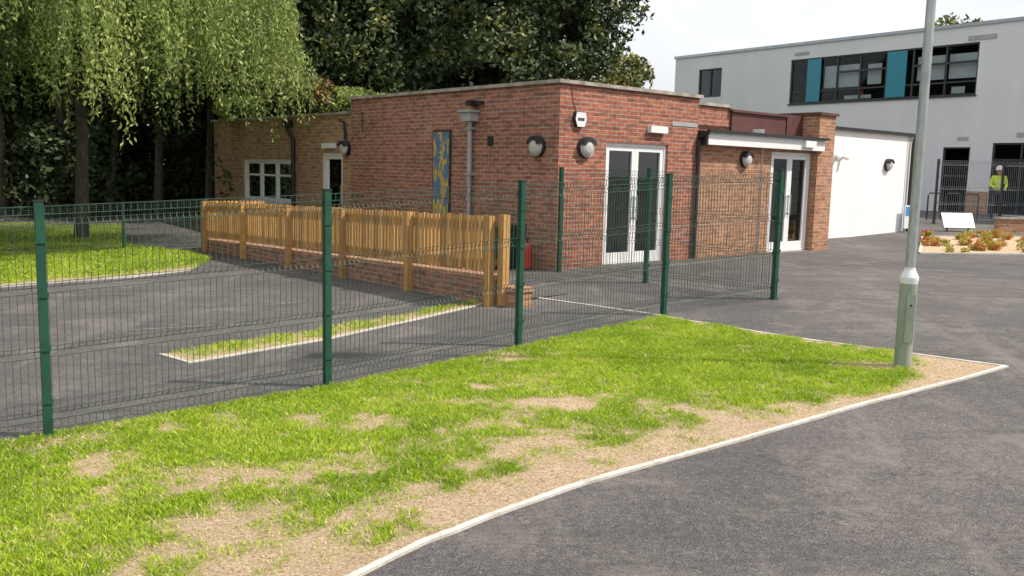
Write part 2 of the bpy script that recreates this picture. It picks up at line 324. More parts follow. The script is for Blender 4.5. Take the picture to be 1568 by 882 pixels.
# ------------------------------------------------------------------ brick building
C=Vector((.73,15.49,0)); A=rad(41.1); u=Vector((-math.sin(A),math.cos(A),0)); v=Vector((u.y,-u.x,0))
LF=FR(C,u,-v); RF=FR(C,v,-u)
bb=empty('brick_community_building',(C.x,C.y,.4))
def glazed(mb,fr,a0,a1,z0,z1,n=-.1,leaves=2,fw=.06,stile=.085,mf=None,mg=None,handles=True,door=True):
    mf=mf or M['pvc']; mg=mg or M['glass']
    mb.box(fr,a0,a0+fw,n-.03,n+.05,z0,z1,mf); mb.box(fr,a1-fw,a1,n-.03,n+.05,z0,z1,mf)
    mb.box(fr,a0+fw,a1-fw,n-.03,n+.05,z1-fw,z1,mf); mb.box(fr,a0+fw,a1-fw,n-.03,n+.05,z0,z0+(.05 if door else fw),mf)
    A0=a0+fw; A1=a1-fw; w=(A1-A0)/leaves; zb=z0+(.05 if door else fw); zt=z1-fw
    for i in range(leaves):
        l=A0+i*w+.004; r=A0+(i+1)*w-.004
        b=.16 if door else stile
        mb.box(fr,l,l+stile,n-.02,n+.035,zb+.004,zt-.004,mf); mb.box(fr,r-stile,r,n-.02,n+.035,zb+.004,zt-.004,mf)
        mb.box(fr,l+stile,r-stile,n-.02,n+.035,zb+.004,zb+b,mf); mb.box(fr,l+stile,r-stile,n-.02,n+.035,zt-stile,zt-.004,mf)
        mb.poly([fr.p(l+stile,n,zb+b),fr.p(r-stile,n,zb+b),fr.p(r-stile,n,zt-stile),fr.p(l+stile,n,zt-stile)],mg)
        if handles and door:
            h=(r-.045) if (i==0 and leaves==2) else l+.045
            mb.tube([fr.p(h,n+.07,z0+.8),fr.p(h,n+.07,z0+1.25)],.014,8,M['galv'])
            mb.box(fr,h-.01,h+.01,n+.03,n+.07,z0+.83,z0+.85,M['galv']); mb.box(fr,h-.01,h+.01,n+.03,n+.07,z0+1.2,z0+1.22,M['galv'])
w=MB(M['brick_brown'])
w.wall(LF,0,6.7,.0,3.58,[],m=M['brick_brown'])
w.obj('left_wall',bb)
w=MB(M['brick_tan'])
w.wall(LF,6.7,14.3,.0,3.28,[(7.15,8.11,.42,2.42),(9.58,12.4,1.15,2.25)],m=M['brick_tan'],n=-.05)
w.poly([LF.p(6.7,0,0),LF.p(6.7,-.05,0),LF.p(6.7,-.05,3.3),LF.p(6.7,0,3.3)],M['brick_brown'])
w.poly([LF.p(14.3,-.05,0),LF.p(14.3,-6,0),LF.p(14.3,-6,3.28),LF.p(14.3,-.05,3.28)],M['brick_tan'])
w.obj('left_extension_wall',bb)
w=MB(M['brick_red'])
w.wall(RF,0,3.75,.0,3.58,[(1.17,2.87,.44,2.65)],m=M['brick_red'])
w.poly([RF.p(3.75,0,2.6),RF.p(3.75,-7,2.6),RF.p(3.75,-7,3.58),RF.p(3.75,0,3.58)],M['brick_red'])
w.wall(RF,3.75,5.25,2.6,3.5,m=M['brick_red'],n=-.35)
w.poly([LF.p(6.7,0,3.2),LF.p(6.7,-5,3.2),LF.p(6.7,-5,3.58),LF.p(6.7,0,3.58)],M['brick_brown'])
w.obj('front_wall',bb)
w=MB(M['brick_orange'])
w.wall(RF,3.75,7.95,.0,2.72,[(6.36,7.92,.46,2.64)],m=M['brick_orange'],n=-.03)
w.box(RF,7.95,8.62,-1.2,.12,.2,3.5,M['brick_orange'])
w.obj('side_wall',bb)
w=MB(M['coping'])
w.box(LF,-.06,6.76,-.3,.06,3.58,3.64); w.box(RF,.3,3.8,-.3,.06,3.58,3.64)
w.box(LF,6.45,6.76,-5,-.3,3.58,3.64); w.box(RF,3.5,3.8,-7,-.3,3.58,3.64)
w.box(LF,6.78,14.36,-.3,.01,3.28,3.34); w.box(LF,14.06,14.36,-6,-.3,3.28,3.34)
w.box(RF,3.8,5.3,-.6,-.3,3.5,3.56)
w.obj('copings',bb)
w=MB(M['roof'])
w.poly([LF.p(.1,-.2,3.5),LF.p(6.6,-.2,3.5),LF.p(6.6,-3.6,3.5),LF.p(.1,-3.6,3.5)])
w.poly([LF.p(6.6,-.2,3.2),LF.p(14.2,-.2,3.2),LF.p(14.2,-6,3.2),LF.p(6.6,-6,3.2)])
w.poly([LF.p(.3,-3.6,3.1),LF.p(6.6,-3.6,3.1),LF.p(6.6,-9,3.1),LF.p(.3,-9,3.1)])
w.poly([LF.p(.0,-.1,.40),LF.p(14.2,-.1,.40),LF.p(14.2,-6,.40),LF.p(0,-6,.40)],M['concrete'])
w.poly([LF.p(4,-3.6,.405),LF.p(4,-8.6,.405),LF.p(.05,-8.6,.405),LF.p(.05,-3.6,.405)],M['concrete'])
w.poly([LF.p(14.2,-6,0),LF.p(0,-6,0),LF.p(0,-6,3.1),LF.p(14.2,-6,3.1)],M['render_white'])
w.poly([LF.p(4,-3.76,0),LF.p(4,-8.6,0),LF.p(4,-8.6,3.1),LF.p(4,-3.76,3.1)],M['render_white'])
w.poly([LF.p(4.5,-.1,0),LF.p(4.5,-6,0),LF.p(4.5,-6,3.1),LF.p(4.5,-.1,3.1)],M['render_white'])
w.obj('roofs_and_interior',bb)
w=MB(M['maroon'])
w.box(RF,5.25,7.25,-1.2,-.3,2.95,3.42); w.box(RF,5.2,7.3,-1.25,-.25,3.42,3.47)
w.box(RF,7.27,8.55,-2.6,-1.22,2.9,3.48); w.box(RF,7.22,8.68,-2.65,-1.215,3.48,3.54); w.box(RF,7.9,8.68,-1.21,.17,3.5,3.56)
w.box(RF,7.3,7.945,-1.2,-.3,2.9,3.48)
w.obj('maroon_roof_upstand',bb)
w=MB(M['pvc'])
w.box(RF,3.83,8.1,.16,.19,2.70,2.93); w.box(RF,3.83,8.1,-.02,.16,2.70,2.715)
w.box(RF,3.78,8.15,.19,.27,2.93,2.99,M['black'])
w.poly([RF.p(3.76,.2,2.96),RF.p(8.12,.2,2.96),RF.p(8.12,-.9,3.04),RF.p(3.76,-.9,3.04)],M['roof'])
w.box(RF,3.77,3.83,-.02,.2,2.69,2.96,M['black'])
w.obj('canopy_fascia',bb)
w=MB(M['pvc']); glazed(w,RF,1.17,2.87,.45,2.65); glazed(w,RF,6.36,7.92,.47,2.64)
glazed(w,LF,7.15,8.11,.43,2.42,n=-.14,leaves=1)
glazed(w,LF,9.58,12.4,1.15,2.25,n=-.14,leaves=3,stile=.05,door=False,handles=False)
w.box(LF,9.64,12.34,-.15,-.10,1.82,1.87,M['pvc']); w.box(LF,9.5,12.48,-.1,.03,1.09,1.15,M['pvc'])
w.box(RF,1.1,2.94,-.1,.06,.38,.45,M['concrete']); w.box(RF,6.3,7.94,-.1,.06,.38,.462,M['concrete'])
w.obj('windows_and_doors',bb)
w=MB(M['grey_pipe'])
w.tube([LF.p(2.32,.08,.4),LF.p(2.32,.08,2.98)],.045,10); w.tube([LF.p(2.32,.08,2.98),LF.p(2.32,.08,3.02)],.055,10)
w.box(LF,2.17,2.47,.0,.2,3.0,3.16); w.box(LF,2.12,2.52,.0,.24,3.16,3.20); w.box(LF,2.2,2.36,.0,.16,3.28,3.38,M['black']); w.box(LF,2.0,2.2,.0,.1,3.3,3.36,M['black'])
for z in (1.1,2.,2.85): w.box(LF,2.25,2.39,.0,.13,z,z+.04)
w.tube([LF.p(9.4,.02,.4),LF.p(9.4,.02,2.75),LF.p(9.55,.08,2.95),LF.p(9.62,.08,3.1)],.05,10,M['black']); w.box(LF,9.5,9.75,-.04,.14,3.05,3.2,M['black'])
w.tube([LF.p(6.95,.0,2.7),LF.p(6.95,.03,3.1),LF.p(7.15,.05,3.16)],.03,8,M['black'])
w.tube([RF.p(3.72,.06,.42),RF.p(3.72,.06,2.78),RF.p(3.79,.22,2.93)],.042,10,M['black'])
w.box(LF,1.72,1.88,.0,.015,2.55,2.72,M['black'])
w.box(RF,2.25,2.72,.0,.1,2.86,2.98,M['pvc']); w.box(LF,7.45,7.95,-.05,.05,2.52,2.64,M['pvc']); w.box(RF,7.2,7.62,.19,.27,2.76,2.9,M['pvc'])
w.box(RF,2.95,3.7,.0,.012,3.02,3.1,M['grey_pipe'])
w.tube([LF.p(6.2,.012,3.3),LF.p(6.2,.012,2.9),LF.p(6.4,.012,2.88)],.008,6,M['black'],True,False)
w.tube([RF.p(.45,.012,3.0),RF.p(.3,.012,3.3),RF.p(.25,.012,3.57)],.006,6,M['black'],True,False)
w.obj('pipes_and_fittings',bb)
def bulk(fr,a,z,n0=0,r=.17,parent=bb):
    w=MB(M['black']); N=24
    def ring(rr,n): return [fr.p(a+rr*math.cos(2*math.pi*i/N),n0+n,z+rr*math.sin(2*math.pi*i/N)) for i in range(N)]
    prof=[(r,0,'black'),(r,.06,'black'),(r*.93,.075,'black'),(r*.88,.07,'bulk'),(r*.75,.11,'bulk'),(r*.5,.135,'bulk'),(r*.2,.145,'bulk'),(.003,.147,'bulk')]
    for (r0,n_0,_),(r1,n_1,mm) in zip(prof,prof[1:]):
        A_=ring(r0,n_0);B_=ring(r1,n_1)
        for i in range(N): w.poly([A_[i],A_[(i+1)%N],B_[(i+1)%N],B_[i]],M[mm],True)
    for i in range(1,N//2-1):
        a0=math.pi*i/(N//2);a1=math.pi*(i+1)/(N//2)
        q=lambda an,n,rr: fr.p(a+rr*math.cos(an),n0+n,z+rr*math.sin(an))
        w.poly([q(a0,.07,r*1.01),q(a1,.07,r*1.01),q(a1,.15,r*.93),q(a0,.15,r*.93)],M['black'],True)
        w.poly([q(a0,.15,r*.93),q(a1,.15,r*.93),q(a1,.152,r*.6),q(a0,.152,r*.6)],M['black'],True)
    w.obj('bulkhead_light',parent)
bulk(LF,.5,2.53,r=.185); bulk(RF,.62,2.53,r=.185); bulk(RF,5.37,2.45,-.03); bulk(LF,6.9,2.52)
w=MB(M['signwhite']); hp=[(-.12,.13),(.12,.13),(.15,0),(.09,-.14),(-.09,-.14),(-.15,0)]
P0=[RF.p(.45+x,.0,3.0+z) for x,z in hp]; P1=[RF.p(.45+x*.9,.07,3.0+z*.9) for x,z in hp]
w.poly(P1)
for i in range(6): w.poly([P0[i],P0[(i+1)%6],P1[(i+1)%6],P1[i]],M['black'])
for a0,a1 in ((.375,.425),(.435,.465),(.475,.525)): w.box(RF,a0,a1,.071,.074,2.975,3.025,M['darkframe'])
w.obj('alarm_box',bb)
mu=empty('mosaic_mural',LF.p(3.27,0,2)); w=MB(M['darkframe']); w.box(LF,2.98,3.56,.0,.03,.95,2.86); w.box(LF,3.02,3.52,.03,.045,1.0,2.82,M['mural']); w.obj('mural_panel',mu)
# ------------------------------------------------------------------ white rendered annex
W0=Vector((7.75,22.96,0)); WFm=FR(W0,v,-u); an=empty('white_rendered_annex',(W0.x,W0.y,.5))
w=MB(M['render_white']); w.box(WFm,-2.2,4.6,-5,0,.2,3.32); w.box(WFm,-2.3,4.7,-5.1,.1,3.32,3.40,M['black']); w.box(WFm,-2.2,4.6,0,.012,.3,.58,M['concrete'])
w.obj('walls',an)
w=MB(M['black']); w.tube([WFm.p(4.5,.07,.45),WFm.p(4.5,.07,3.1),WFm.p(4.55,.1,3.3)],.045,10); w.tube([WFm.p(4.35,.05,.5),WFm.p(4.35,.05,3.3)],.02,8,M['grey_pipe'])
w.box(WFm,.45,.8,.0,.06,2.62,2.7,M['pvc']); w.tube([WFm.p(.5,.06,2.66),WFm.p(.45,.2,2.6)],.05,10,M['pvc']); w.tube([WFm.p(.75,.06,2.66),WFm.p(.8,.2,2.6)],.05,10,M['pvc'])
w.obj('fittings',an); bulk(WFm,3.2,2.5,0,.17,an)
# ------------------------------------------------------------------ two storey white building
B0=Vector((16.52,34,0)); wa=rad(37); wd=Vector((-math.sin(wa),math.cos(wa),0)); wn=Vector((-wd.y,wd.x,0))
BF=FR(B0,wd,wn); sb=empty('white_school_building',(B0.x,B0.y,.9))
w=MB(M['render_grey'])
ops=[(11.6,13.0,5.77,7.1),(-.32,7.78,5.25,7.13),(-.3,.72,.95,3.36),(-5.2,-1.1,.95,3.5)]
w.wall(BF,-16,14.54,0,7.72,ops,.18,M['render_grey'])
w.poly([BF.p(14.54,0,0),BF.p(14.54,-14,0),BF.p(14.54,-14,7.72),BF.p(14.54,0,7.72)])
w.poly([BF.p(-16,0,0),BF.p(-16,-14,0),BF.p(-16,-14,7.72),BF.p(-16,0,7.72)])
w.poly([BF.p(-16,-14,0),BF.p(14.54,-14,0),BF.p(14.54,-14,7.72),BF.p(-16,-14,7.72)])
w.poly([BF.p(-16,0,7.6),BF.p(14.54,0,7.6),BF.p(14.54,-14,7.6),BF.p(-16,-14,7.6)],M['roof'])
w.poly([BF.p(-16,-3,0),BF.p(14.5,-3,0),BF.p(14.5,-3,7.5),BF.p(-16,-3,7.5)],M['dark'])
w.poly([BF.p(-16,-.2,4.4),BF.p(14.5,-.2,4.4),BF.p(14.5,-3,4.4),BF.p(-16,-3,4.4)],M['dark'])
w.obj('walls',sb)
w=MB(M['alu']); w.box(BF,-16.05,14.6,-.4,.06,7.72,7.84); w.obj('parapet_coping',sb)
w=MB(M['darkframe'])
def dwin(a0,a1,z0,z1,divs,trans=None):
    n=-.12; f=.06
    w.box(BF,a0,a1,n,n+.09,z0,z0+f); w.box(BF,a0,a1,n,n+.09,z1-f,z1)
    w.box(BF,a0,a0+f,n+.002,n+.088,z0+f,z1-f); w.box(BF,a1-f,a1,n+.002,n+.088,z0+f,z1-f)
    for d in divs: w.box(BF,d-f/2,d+f/2,n+.002,n+.088,z0+f,z1-f)
    if trans: w.box(BF,a0+f,a1-f,n+.005,n+.085,trans-f/2,trans+f/2)
    w.poly([BF.p(a0+f,n+.03,z0+f),BF.p(a1-f,n+.03,z0+f),BF.p(a1-f,n+.03,z1-f),BF.p(a0+f,n+.03,z1-f)],M['glass2'])
dwin(-.32,7.78,5.25,7.13,[.9,2.2,3.3,4.45,5.5,6.95],5.75)
for a0,a1 in ((4.48,5.5),(3.33,4.42),(.93,2.17),(-.26,.87)): w.box(BF,a0,a1,-.09,-.02,6.42,6.50)
dwin(11.6,13.0,5.77,7.1,[12.3])
dwin(-.3,.72,.95,3.36,[],2.3); dwin(-5.2,-1.1,.95,3.5,[-2.1,-3.1,-4.1],2.9)
w.box(BF,6.27,6.92,-.03,.01,5.31,7.07,M['teal']); w.box(BF,2.45,3.25,-.03,.01,5.31,7.07,M['teal'])
for a0,a1,z0,z1 in ((4.5,6.2,5.85,6.75),(3.6,4.2,5.9,6.7),(-.2,.85,5.9,6.8),(1.0,2.1,5.9,6.8),(.2,.7,5.35,5.6),(4.0,5.2,5.35,5.5)): w.box(BF,a0,a1,-.22,-.20,z0,z1,M['reflgrey'])  # pale panels behind the glass stand in for light grey reflections
w.box(BF,4.4,4.55,-.3,-.25,5.4,5.7,M['red'])
w.box(BF,-.36,7.82,-.02,.05,5.2,5.248,M['darkframe'])
for a0,a1,z0,z1 in ((6.9,7.6,7.3,7.42),(-.9,.1,7.2,7.36),(-.2,.2,3.62,3.74),(-2.4,-1.9,3.7,3.85)): w.box(BF,a0,a1,.0,.03,z0,z1,M['grey_pipe'])
w.box(BF,-1.08,-.32,.0,.1,.6,1.75,M['brick_tan']); w.box(BF,-9,-5.25,.0,.1,.6,1.75,M['brick_tan'])
w.obj('windows',sb)
# ------------------------------------------------------------------ ramp with timber fence
R0=Vector((-.25,12.10,0)); RP=FR(R0,u,-v); rp=empty('brick_access_ramp',(R0.x,R0.y,.3)); sl=-.02
w=MB(M['brick_brown'])
w.box(RP,-.02,9.65,-.215,0,.0,.64,None,sl); w.box(RP,-.04,9.67,-.225,.012,.64,.70,M['brick_orange'],sl)
w.box(RP,9.45,9.65,-1.5,-.217,.0,.55,M['brick_brown']); w.box(RP,2.5,9.45,-1.6,-1.39,.0,.6,None,sl)
w.poly([RP.p(-.02,-.215,.335),RP.p(9.45,-.215,.44),RP.p(9.45,-1.4,.44),RP.p(-.02,-1.4,.36)],M['asphalt'])
w.box(RP,-.36,-.042,-.38,-.1,.0,.50,M['brick_orange']); w.box(RP,-.38,-.043,-.40,-.08,.50,.56,M['brick_orange'])
w.obj('retaining_wall',rp)
tf=empty('timber_picket_fence',(R0.x,R0.y,1.)); w=MB(M['timber'])
a=.02
while a<9.6:
    w.tint=random.random(); h=random.uniform(-.012,.012); w.box(RP,a,a+.06+random.uniform(-.003,.003),-.02,.002,.75+h,1.50+h,None,sl); a+=.088+random.uniform(-.003,.003)
w.tint=.55
for z in (.84,1.37): w.box(RP,0,9.62,-.06,-.0205,z,z+.07,None,sl)
for i in range(6):
    w.tint=random.uniform(.2,.7); a=-.02+i*1.9; w.box(RP,a,a+.1,.014,.11,.1,1.50,None,sl)
w.tint=.5; w.box(RP,-.16,-.05,-.14,-.02,.3,1.52)
b=0
RQ=FR(RP.p(9.68,0,0),v,u)
while b<1.4: w.tint=random.random(); w.box(RQ,b,b+.062,0,.022,.56,1.31); b+=.088
for z in (.65,1.18): w.box(RQ,0,1.45,-.04,-.001,z,z+.07)
w.obj('pickets_and_rails',tf)
gb=empty('green_storage_bin',LF.p(1.1,.4,.4)); w=MB(M['green'])
w.box(LF,.78,1.42,.08,.62,.42,1.1); w.box(LF,.74,1.46,.04,.68,1.1,1.16); w.box(LF,1.0,1.2,.68,.71,1.06,1.13,M['black']); w.tube([LF.p(.8,.55,.5),LF.p(.8,.63,.5)],.07,12,M['black']); w.tube([LF.p(1.4,.55,.5),LF.p(1.4,.63,.5)],.07,12,M['black']); w.obj('bin_body',gb)
fe=empty('fire_extinguisher',LF.p(.45,.2,.4)); w=MB(M['red']); q=LF.p(.45,.25,.42)
w.tube([q,q+Vector((0,0,.03)),q+Vector((0,0,.38)),q+Vector((0,0,.44)),q+Vector((0,0,.46))],[.075,.085,.085,.05,.025],14); w.tube([q+Vector((0,0,.46)),q+Vector((0,0,.52))],.02,8,M['black']); w.tube([q+Vector((0,0,.5)),q+Vector((-.1,-.05,.5)),q+Vector((-.11,-.06,.25))],.012,8,M['black']); w.obj('cylinder_body',fe)
# ------------------------------------------------------------------ mesh fences
def mesh_fence(name,posts,H=1.75,pm=None,wm=None,step=.05,r=.0021,pr=.03):
    pm=pm or M['green']; wm=wm or M['greenwire']; e=empty(name,(posts[0][0],posts[0][1],g(*posts[0])))
    w=MB(pm)
    for i,(x,y) in enumerate(posts):
        z=g(x,y); nx=posts[min(i+1,len(posts)-1)]; pv=posts[max(i-1,0)]; d=Vector((nx[0]-pv[0],nx[1]-pv[1],0)).normalized(); F_=FR((x,y),d,(-d.y,d.x))
        w.box(F_,-pr,pr,-pr,pr,z-.1,z+H); w.box(F_,-pr-.004,pr+.004,-pr-.004,pr+.004,z+H,z+H+.015,M['black'])
        for zz in (.25,.65,1.05,1.45): 
            if zz<H: w.box(F_,-pr-.008,pr+.008,-pr-.01,-pr-.001,z+zz,z+zz+.04)
        w.box(F_,-.05,.05,-.05,.05,z-.02,z+.012)
    w.obj('posts',e)
    w=MB(wm)
    T=H-.03; prof=[(.05,0),(.12,0),(.16,.035),(.20,0),(.60,0),(.64,.035),(.68,0),(1.08,0),(1.12,.035),(1.16,0),(T-.14,0),(T-.10,.035),(T-.06,0),(T,0)]
    prof=[p for i,p in enumerate(prof) if p[0]<T-.13 or i>=10]
    for i in range(len(posts)-1):
        (x0,y0),(x1,y1)=posts[i],posts[i+1]; L=math.hypot(x1-x0,y1-y0); F_=FR((x0,y0),(x1-x0,y1-y0),(-(y1-y0),x1-x0)); z0=g(x0,y0); z1=g(x1,y1)
        zz=lambda a: z0+(z1-z0)*a/L
        a=.04
        while a<L-.03:
            rings=[]
            for h,o in prof:
                z=zz(a)+h; rings.append([F_.p(a-r,o-r,z),F_.p(a+r,o-r,z),F_.p(a+r,o+r,z),F_.p(a-r,o+r,z)])
            for A_,B_ in zip(rings,rings[1:]):
                for j in range(4): w.poly([A_[j],A_[(j+1)%4],B_[(j+1)%4],B_[j]])
            a+=step
        for k,(h,o) in enumerate(prof):
            rr=r*1.15
            q=[[F_.p(aa,o+dn-2*r,zz(aa)+h+dz) for dn,dz in ((-rr,-rr),(rr,-rr),(rr,rr),(-rr,rr))] for aa in (.03,L-.03)]
            for j in range(4): w.poly([q[0][j],q[0][(j+1)%4],q[1][(j+1)%4],q[1][j]])
    w.obj('mesh_panels',e)
nearf=[(-7.4,4.05),(-5.35,5.3),(-3.46,6.62),(-1.64,7.98),(.08,9.57),(1.91,11.29),(3.60,12.37)]
mesh_fence('green_mesh_fence',nearf)
mesh_fence('green_mesh_fence',[(3.60,12.40),(2.07,14.02),(.79,15.42)])
mesh_fence('green_mesh_fence',[(-17.5,14.2),(-15,15.5),(-12.7,16.8),(-10.5,18.0),(-8.3,19.3),(-6.9,20.4)],H=1.05,r=.003)
mesh_fence('grey_mesh_fence',[(13.2,28.6),(15.4,28.9),(17.6,29.2),(19.8,29.5)],H=2.0,pm=M['black'],wm=M['greywire'],r=.003,step=.07)
# ------------------------------------------------------------------ lamp post
lp=empty('street_lamp',(3.72,8.46,g(3.72,8.46))); lz=lp.location.z
w=MB(M['galv']); L=lambda z,dx=0,dy=0: Vector((3.72+dx,8.46+dy,lz+z))
w.tube([L(-.1),L(.80)],.078,28,M['lampbase']); w.tube([L(.80),L(.84),L(.86),L(.93),L(.95)],[.078,.084,.084,.05,.048],28,M['signwhite'])
w.tube([L(.95),L(3.0),L(5.4)],[.046,.042,.036],24,M['galv'])
w.tube([L(5.4),L(5.52,-.06),L(5.58,-.25),L(5.6,-.5)],[.03,.03,.028,.028],12)
F_=FR((3.22,8.46),(1,0),(0,1)); w.box(F_,-.5,.05,-.12,.12,lz+5.56,lz+5.66); w.box(F_,-.45,.0,-.09,.09,lz+5.53,lz+5.559,M['bulk'])
FD=FR((3.72,8.46),(1,0),(0,-1)); w.box(FD,-.042,.042,.066,.082,lz+.25,lz+.7,M['lampbase']); w.tube([Vector((3.72,8.46-.08,lz+.6)),Vector((3.72,8.46-.088,lz+.6))],.01,8,M['black'])
w.obj('column',lp)
# ------------------------------------------------------------------ leaves
def leaves(name,blobs,n,size,mat,parent=None,thr=.42,ns=.9,asp=.55,tb=0.,shell=.45):
    B=np.array([b for b in blobs],dtype=float); vol=B[:,3]*B[:,4]*B[:,5]; p=vol/vol.sum(); i=rng.choice(len(B),n,p=p)
    d=rng.normal(size=(n,3)); d/=np.linalg.norm(d,axis=1)[:,None]; r=rng.random(n)**shell
    P=B[i,:3]+d*r[:,None]*B[i,3:6]*(1+.25*(fbm(d[:,0]*2+i,d[:,1]*2,d[:,2]*2)[:,None]-.5)*2)
    nz=fbm(P[:,0]*ns,P[:,1]*ns,P[:,2]*ns); k=nz>thr+rng.normal(0,.03,n)*1; P=P[k]; nz=nz[k]; n=len(P)
    a=rng.normal(size=(n,3)); a/=np.linalg.norm(a,axis=1)[:,None]; b=np.cross(a,rng.normal(size=(n,3))); b/=np.linalg.norm(b,axis=1)[:,None]
    s=size*rng.uniform(.6,1.3,n)[:,None]
    V=np.stack([P-a*s,P+b*s*asp,P+a*s,P-b*s*asp],1)
    t=np.clip((nz-thr)*2.2+rng.normal(.25,.2,n)+tb,0,1)
    return quads(name,V,t,mat,parent)
def limbs(w,base,top,blobs,r0,k=10):
    base=Vector(base);top=Vector(top); mid=base.lerp(top,.5)+Vector((random.uniform(-.2,.2),random.uniform(-.2,.2),0))
    w.tube([base,base+Vector((0,0,.3)),mid,top],[r0*1.35,r0,r0*.75,r0*.45],12)
    for i in range(k):
        b=random.choice(blobs); q=Vector(b[:3])+Vector([random.uniform(-.5,.5)*b[3+j] for j in range(3)]); s=mid.lerp(top,random.random())
        m1=s.lerp(q,.5)+Vector((random.uniform(-.4,.4),random.uniform(-.4,.4),random.uniform(.1,.6)))
        w.tube([s,m1,q],[r0*.35,r0*.2,r0*.06],7)
db=[]
for x,y,z,r in ((-8,29,6.2,2.6),(-6,28.5,8.2,3.0),(-4.2,28,5.6,2.6),(-2,28.5,7.6,3),(-.4,27.6,5.4,2.4),(1.1,28.5,8.4,2.8),(1.2,28,5.9,1.9),(2.4,28.5,7.1,1.5),(3.2,28.2,8.6,1.3),(-3,29,10.6,3.6),(0,29,11.2,3),(2.9,28.3,5.3,.9),(-6.5,27,4.2,2.2),(-3,27.5,3.8,2.0),(-1,27.8,3.6,1.8),(-5,30.5,6,2.6),(-1.5,30.5,5.5,2.4),(1,30.3,6.5,2.)):
    db.append((x,y,z,r,r*.9,r*.85))
dt=empty('large_deciduous_tree',(-1,29,.5)); w=MB(M['bark']); limbs(w,(-1,29,.3),(-1,29,8),db,.4,16); w.obj('trunk_and_limbs',dt)
leaves('crown_leaves',db,290000,.09,M['darkleaf'],dt,thr=.44,ns=1.3)
at_=empty('yellowing_tree',(2.3,26.6,.5)); w=MB(M['bark']); yb=[(2.9,26.4,4.5,.9,.7,.6),(3.3,26.6,4.9,.6,.6,.6),(1.7,26.4,4.2,.8,.7,.5)]; limbs(w,(2.3,26.6,.4),(2.4,26.6,4.2),yb,.12,8); w.obj('trunk_and_limbs',at_)
leaves('crown_leaves',yb,9000,.065,leafmat('yellowing_leaves',[(0,(.06,.085,.02)),(.6,(.2,.21,.06)),(1,(.42,.34,.08))],0),at_,thr=.45,ns=2.2)
hb=[]
for i in range(46):
    x=-30+i*.52+random.uniform(-.4,.4); hb.append((x,27.5+random.uniform(-1.5,1.5),random.uniform(1.2,9),2.0,1.6,1.9))
for i in range(16): hb.append((-28+i*1.25,28.5,1.2,1.5,1.2,1.6))
hd=empty('woodland_belt',(-16,28,.3)); leaves('foliage',hb,230000,.105,M['hedgeleaf'],hd,thr=.38,ns=.9,tb=.1)
w=MB(M['bark'])
for i in range(14): x=-27+i*1.5; w.tube([(x,26.8,.2),(x+random.uniform(-.3,.3),27,3),(x+random.uniform(-.8,.8),27,7)],[.14,.11,.06],8)
w.obj('trunks',hd)
leaves('deep_foliage',[(-30+i*2.2,33,z,2.2,1.5,2.4) for i in range(13) for z in (1.5,5,8.5)],50000,.28,M['hedgeleaf'],hd,thr=.25,ns=.6,tb=-.25)
ab=empty('autumn_shrub',(-5.6,24.5,.3)); sbk=[(-5.6,25.6,4.0,.7,.6,.6),(-6.2,25.8,3.7,.5,.5,.4)]; w=MB(M['bark']); limbs(w,(-6,25.8,.3),(-6,25.8,3.6),sbk,.08,8); w.obj('stems',ab); leaves('foliage',sbk,5000,.06,M['autumnleaf'],ab,thr=.48,ns=2.)
lb=empty('light_green_shrub',(-5.5,24.8,.3)); sb2=[(-4.6,25.8,3.7,1.4,.6,.6),(-7.6,25.2,3.6,.7,.6,.5)]; leaves('foliage',sb2,14000,.06,M['willow'],lb,thr=.42,ns=2.,tb=.2)
# willow
wl=empty('weeping_willow',(-10.4,21.8,.3)); w=MB(M['bark'])
wb=[(-12,21,6.8,3,3,2),(-8.5,20.5,6.8,2.6,2.4,1.8),(-10.5,21,8,3,3,1.6)]
limbs(w,(-10.4,21.8,-.1),(-10.3,21.6,5.5),wb,.17,22); w.obj('trunk_and_limbs',wl)
VV=[];TT=[]
for c in range(260):
    rr=random.random()**.4; an_=random.uniform(math.pi*.9,2*math.pi*1.04) if c%5 else random.uniform(0,math.pi)
    cx=-10.8+5.7*rr*math.cos(an_); cy=20.6+4.2*rr*math.sin(an_)
    dome=4.6*math.sqrt(max(0,1-rr*rr)); ztop=4.7+dome*random.uniform(.25,1)+random.uniform(-.4,.4)
    low=random.uniform(2.7,3.9) if cx>-9.5 else random.uniform(2.0,3.4)
    if random.random()<.35: low+=1.2
    cl=min(ztop-low,random.uniform(1.6,3.6)); br=rng.normal(0,.17)+(.12 if cx>-9 else -.16)  # sunlit right and shaded left of the crown put into leaf tint
    for s_ in range(random.randint(14,24)):
        x=cx+random.gauss(0,.24); y=cy+random.gauss(0,.24); z=ztop+random.gauss(0,.2); ln=max(.6,cl*random.uniform(.55,1.05))
        m_=int(ln/.055); t=np.linspace(0,1,m_); bend=.35*(1-(1-t)**2)
        ox=(cx+10.8)/5.6*bend+np.sin(t*4+random.random()*6)*.05; oy=(cy-20.6)/4.2*bend
        P=np.c_[x+ox,y+oy,z-ln*t]+rng.normal(0,.025,(m_,3))
        a_=rng.normal(0,.6,(m_,3)); a_[:,2]-=.8; a_/=np.linalg.norm(a_,axis=1)[:,None]; b_=np.cross(a_,rng.normal(size=(m_,3))); b_/=np.linalg.norm(b_,axis=1)[:,None]
        s=.055*rng.uniform(.7,1.3,m_)[:,None]
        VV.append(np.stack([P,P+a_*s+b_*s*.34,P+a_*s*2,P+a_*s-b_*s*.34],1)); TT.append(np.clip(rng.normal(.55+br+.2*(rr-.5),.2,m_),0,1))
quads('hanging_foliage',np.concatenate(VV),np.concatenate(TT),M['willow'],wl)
leaves('inner_foliage',wb,60000,.08,M['willow'],wl,thr=.40,asp=.35,tb=-.1)
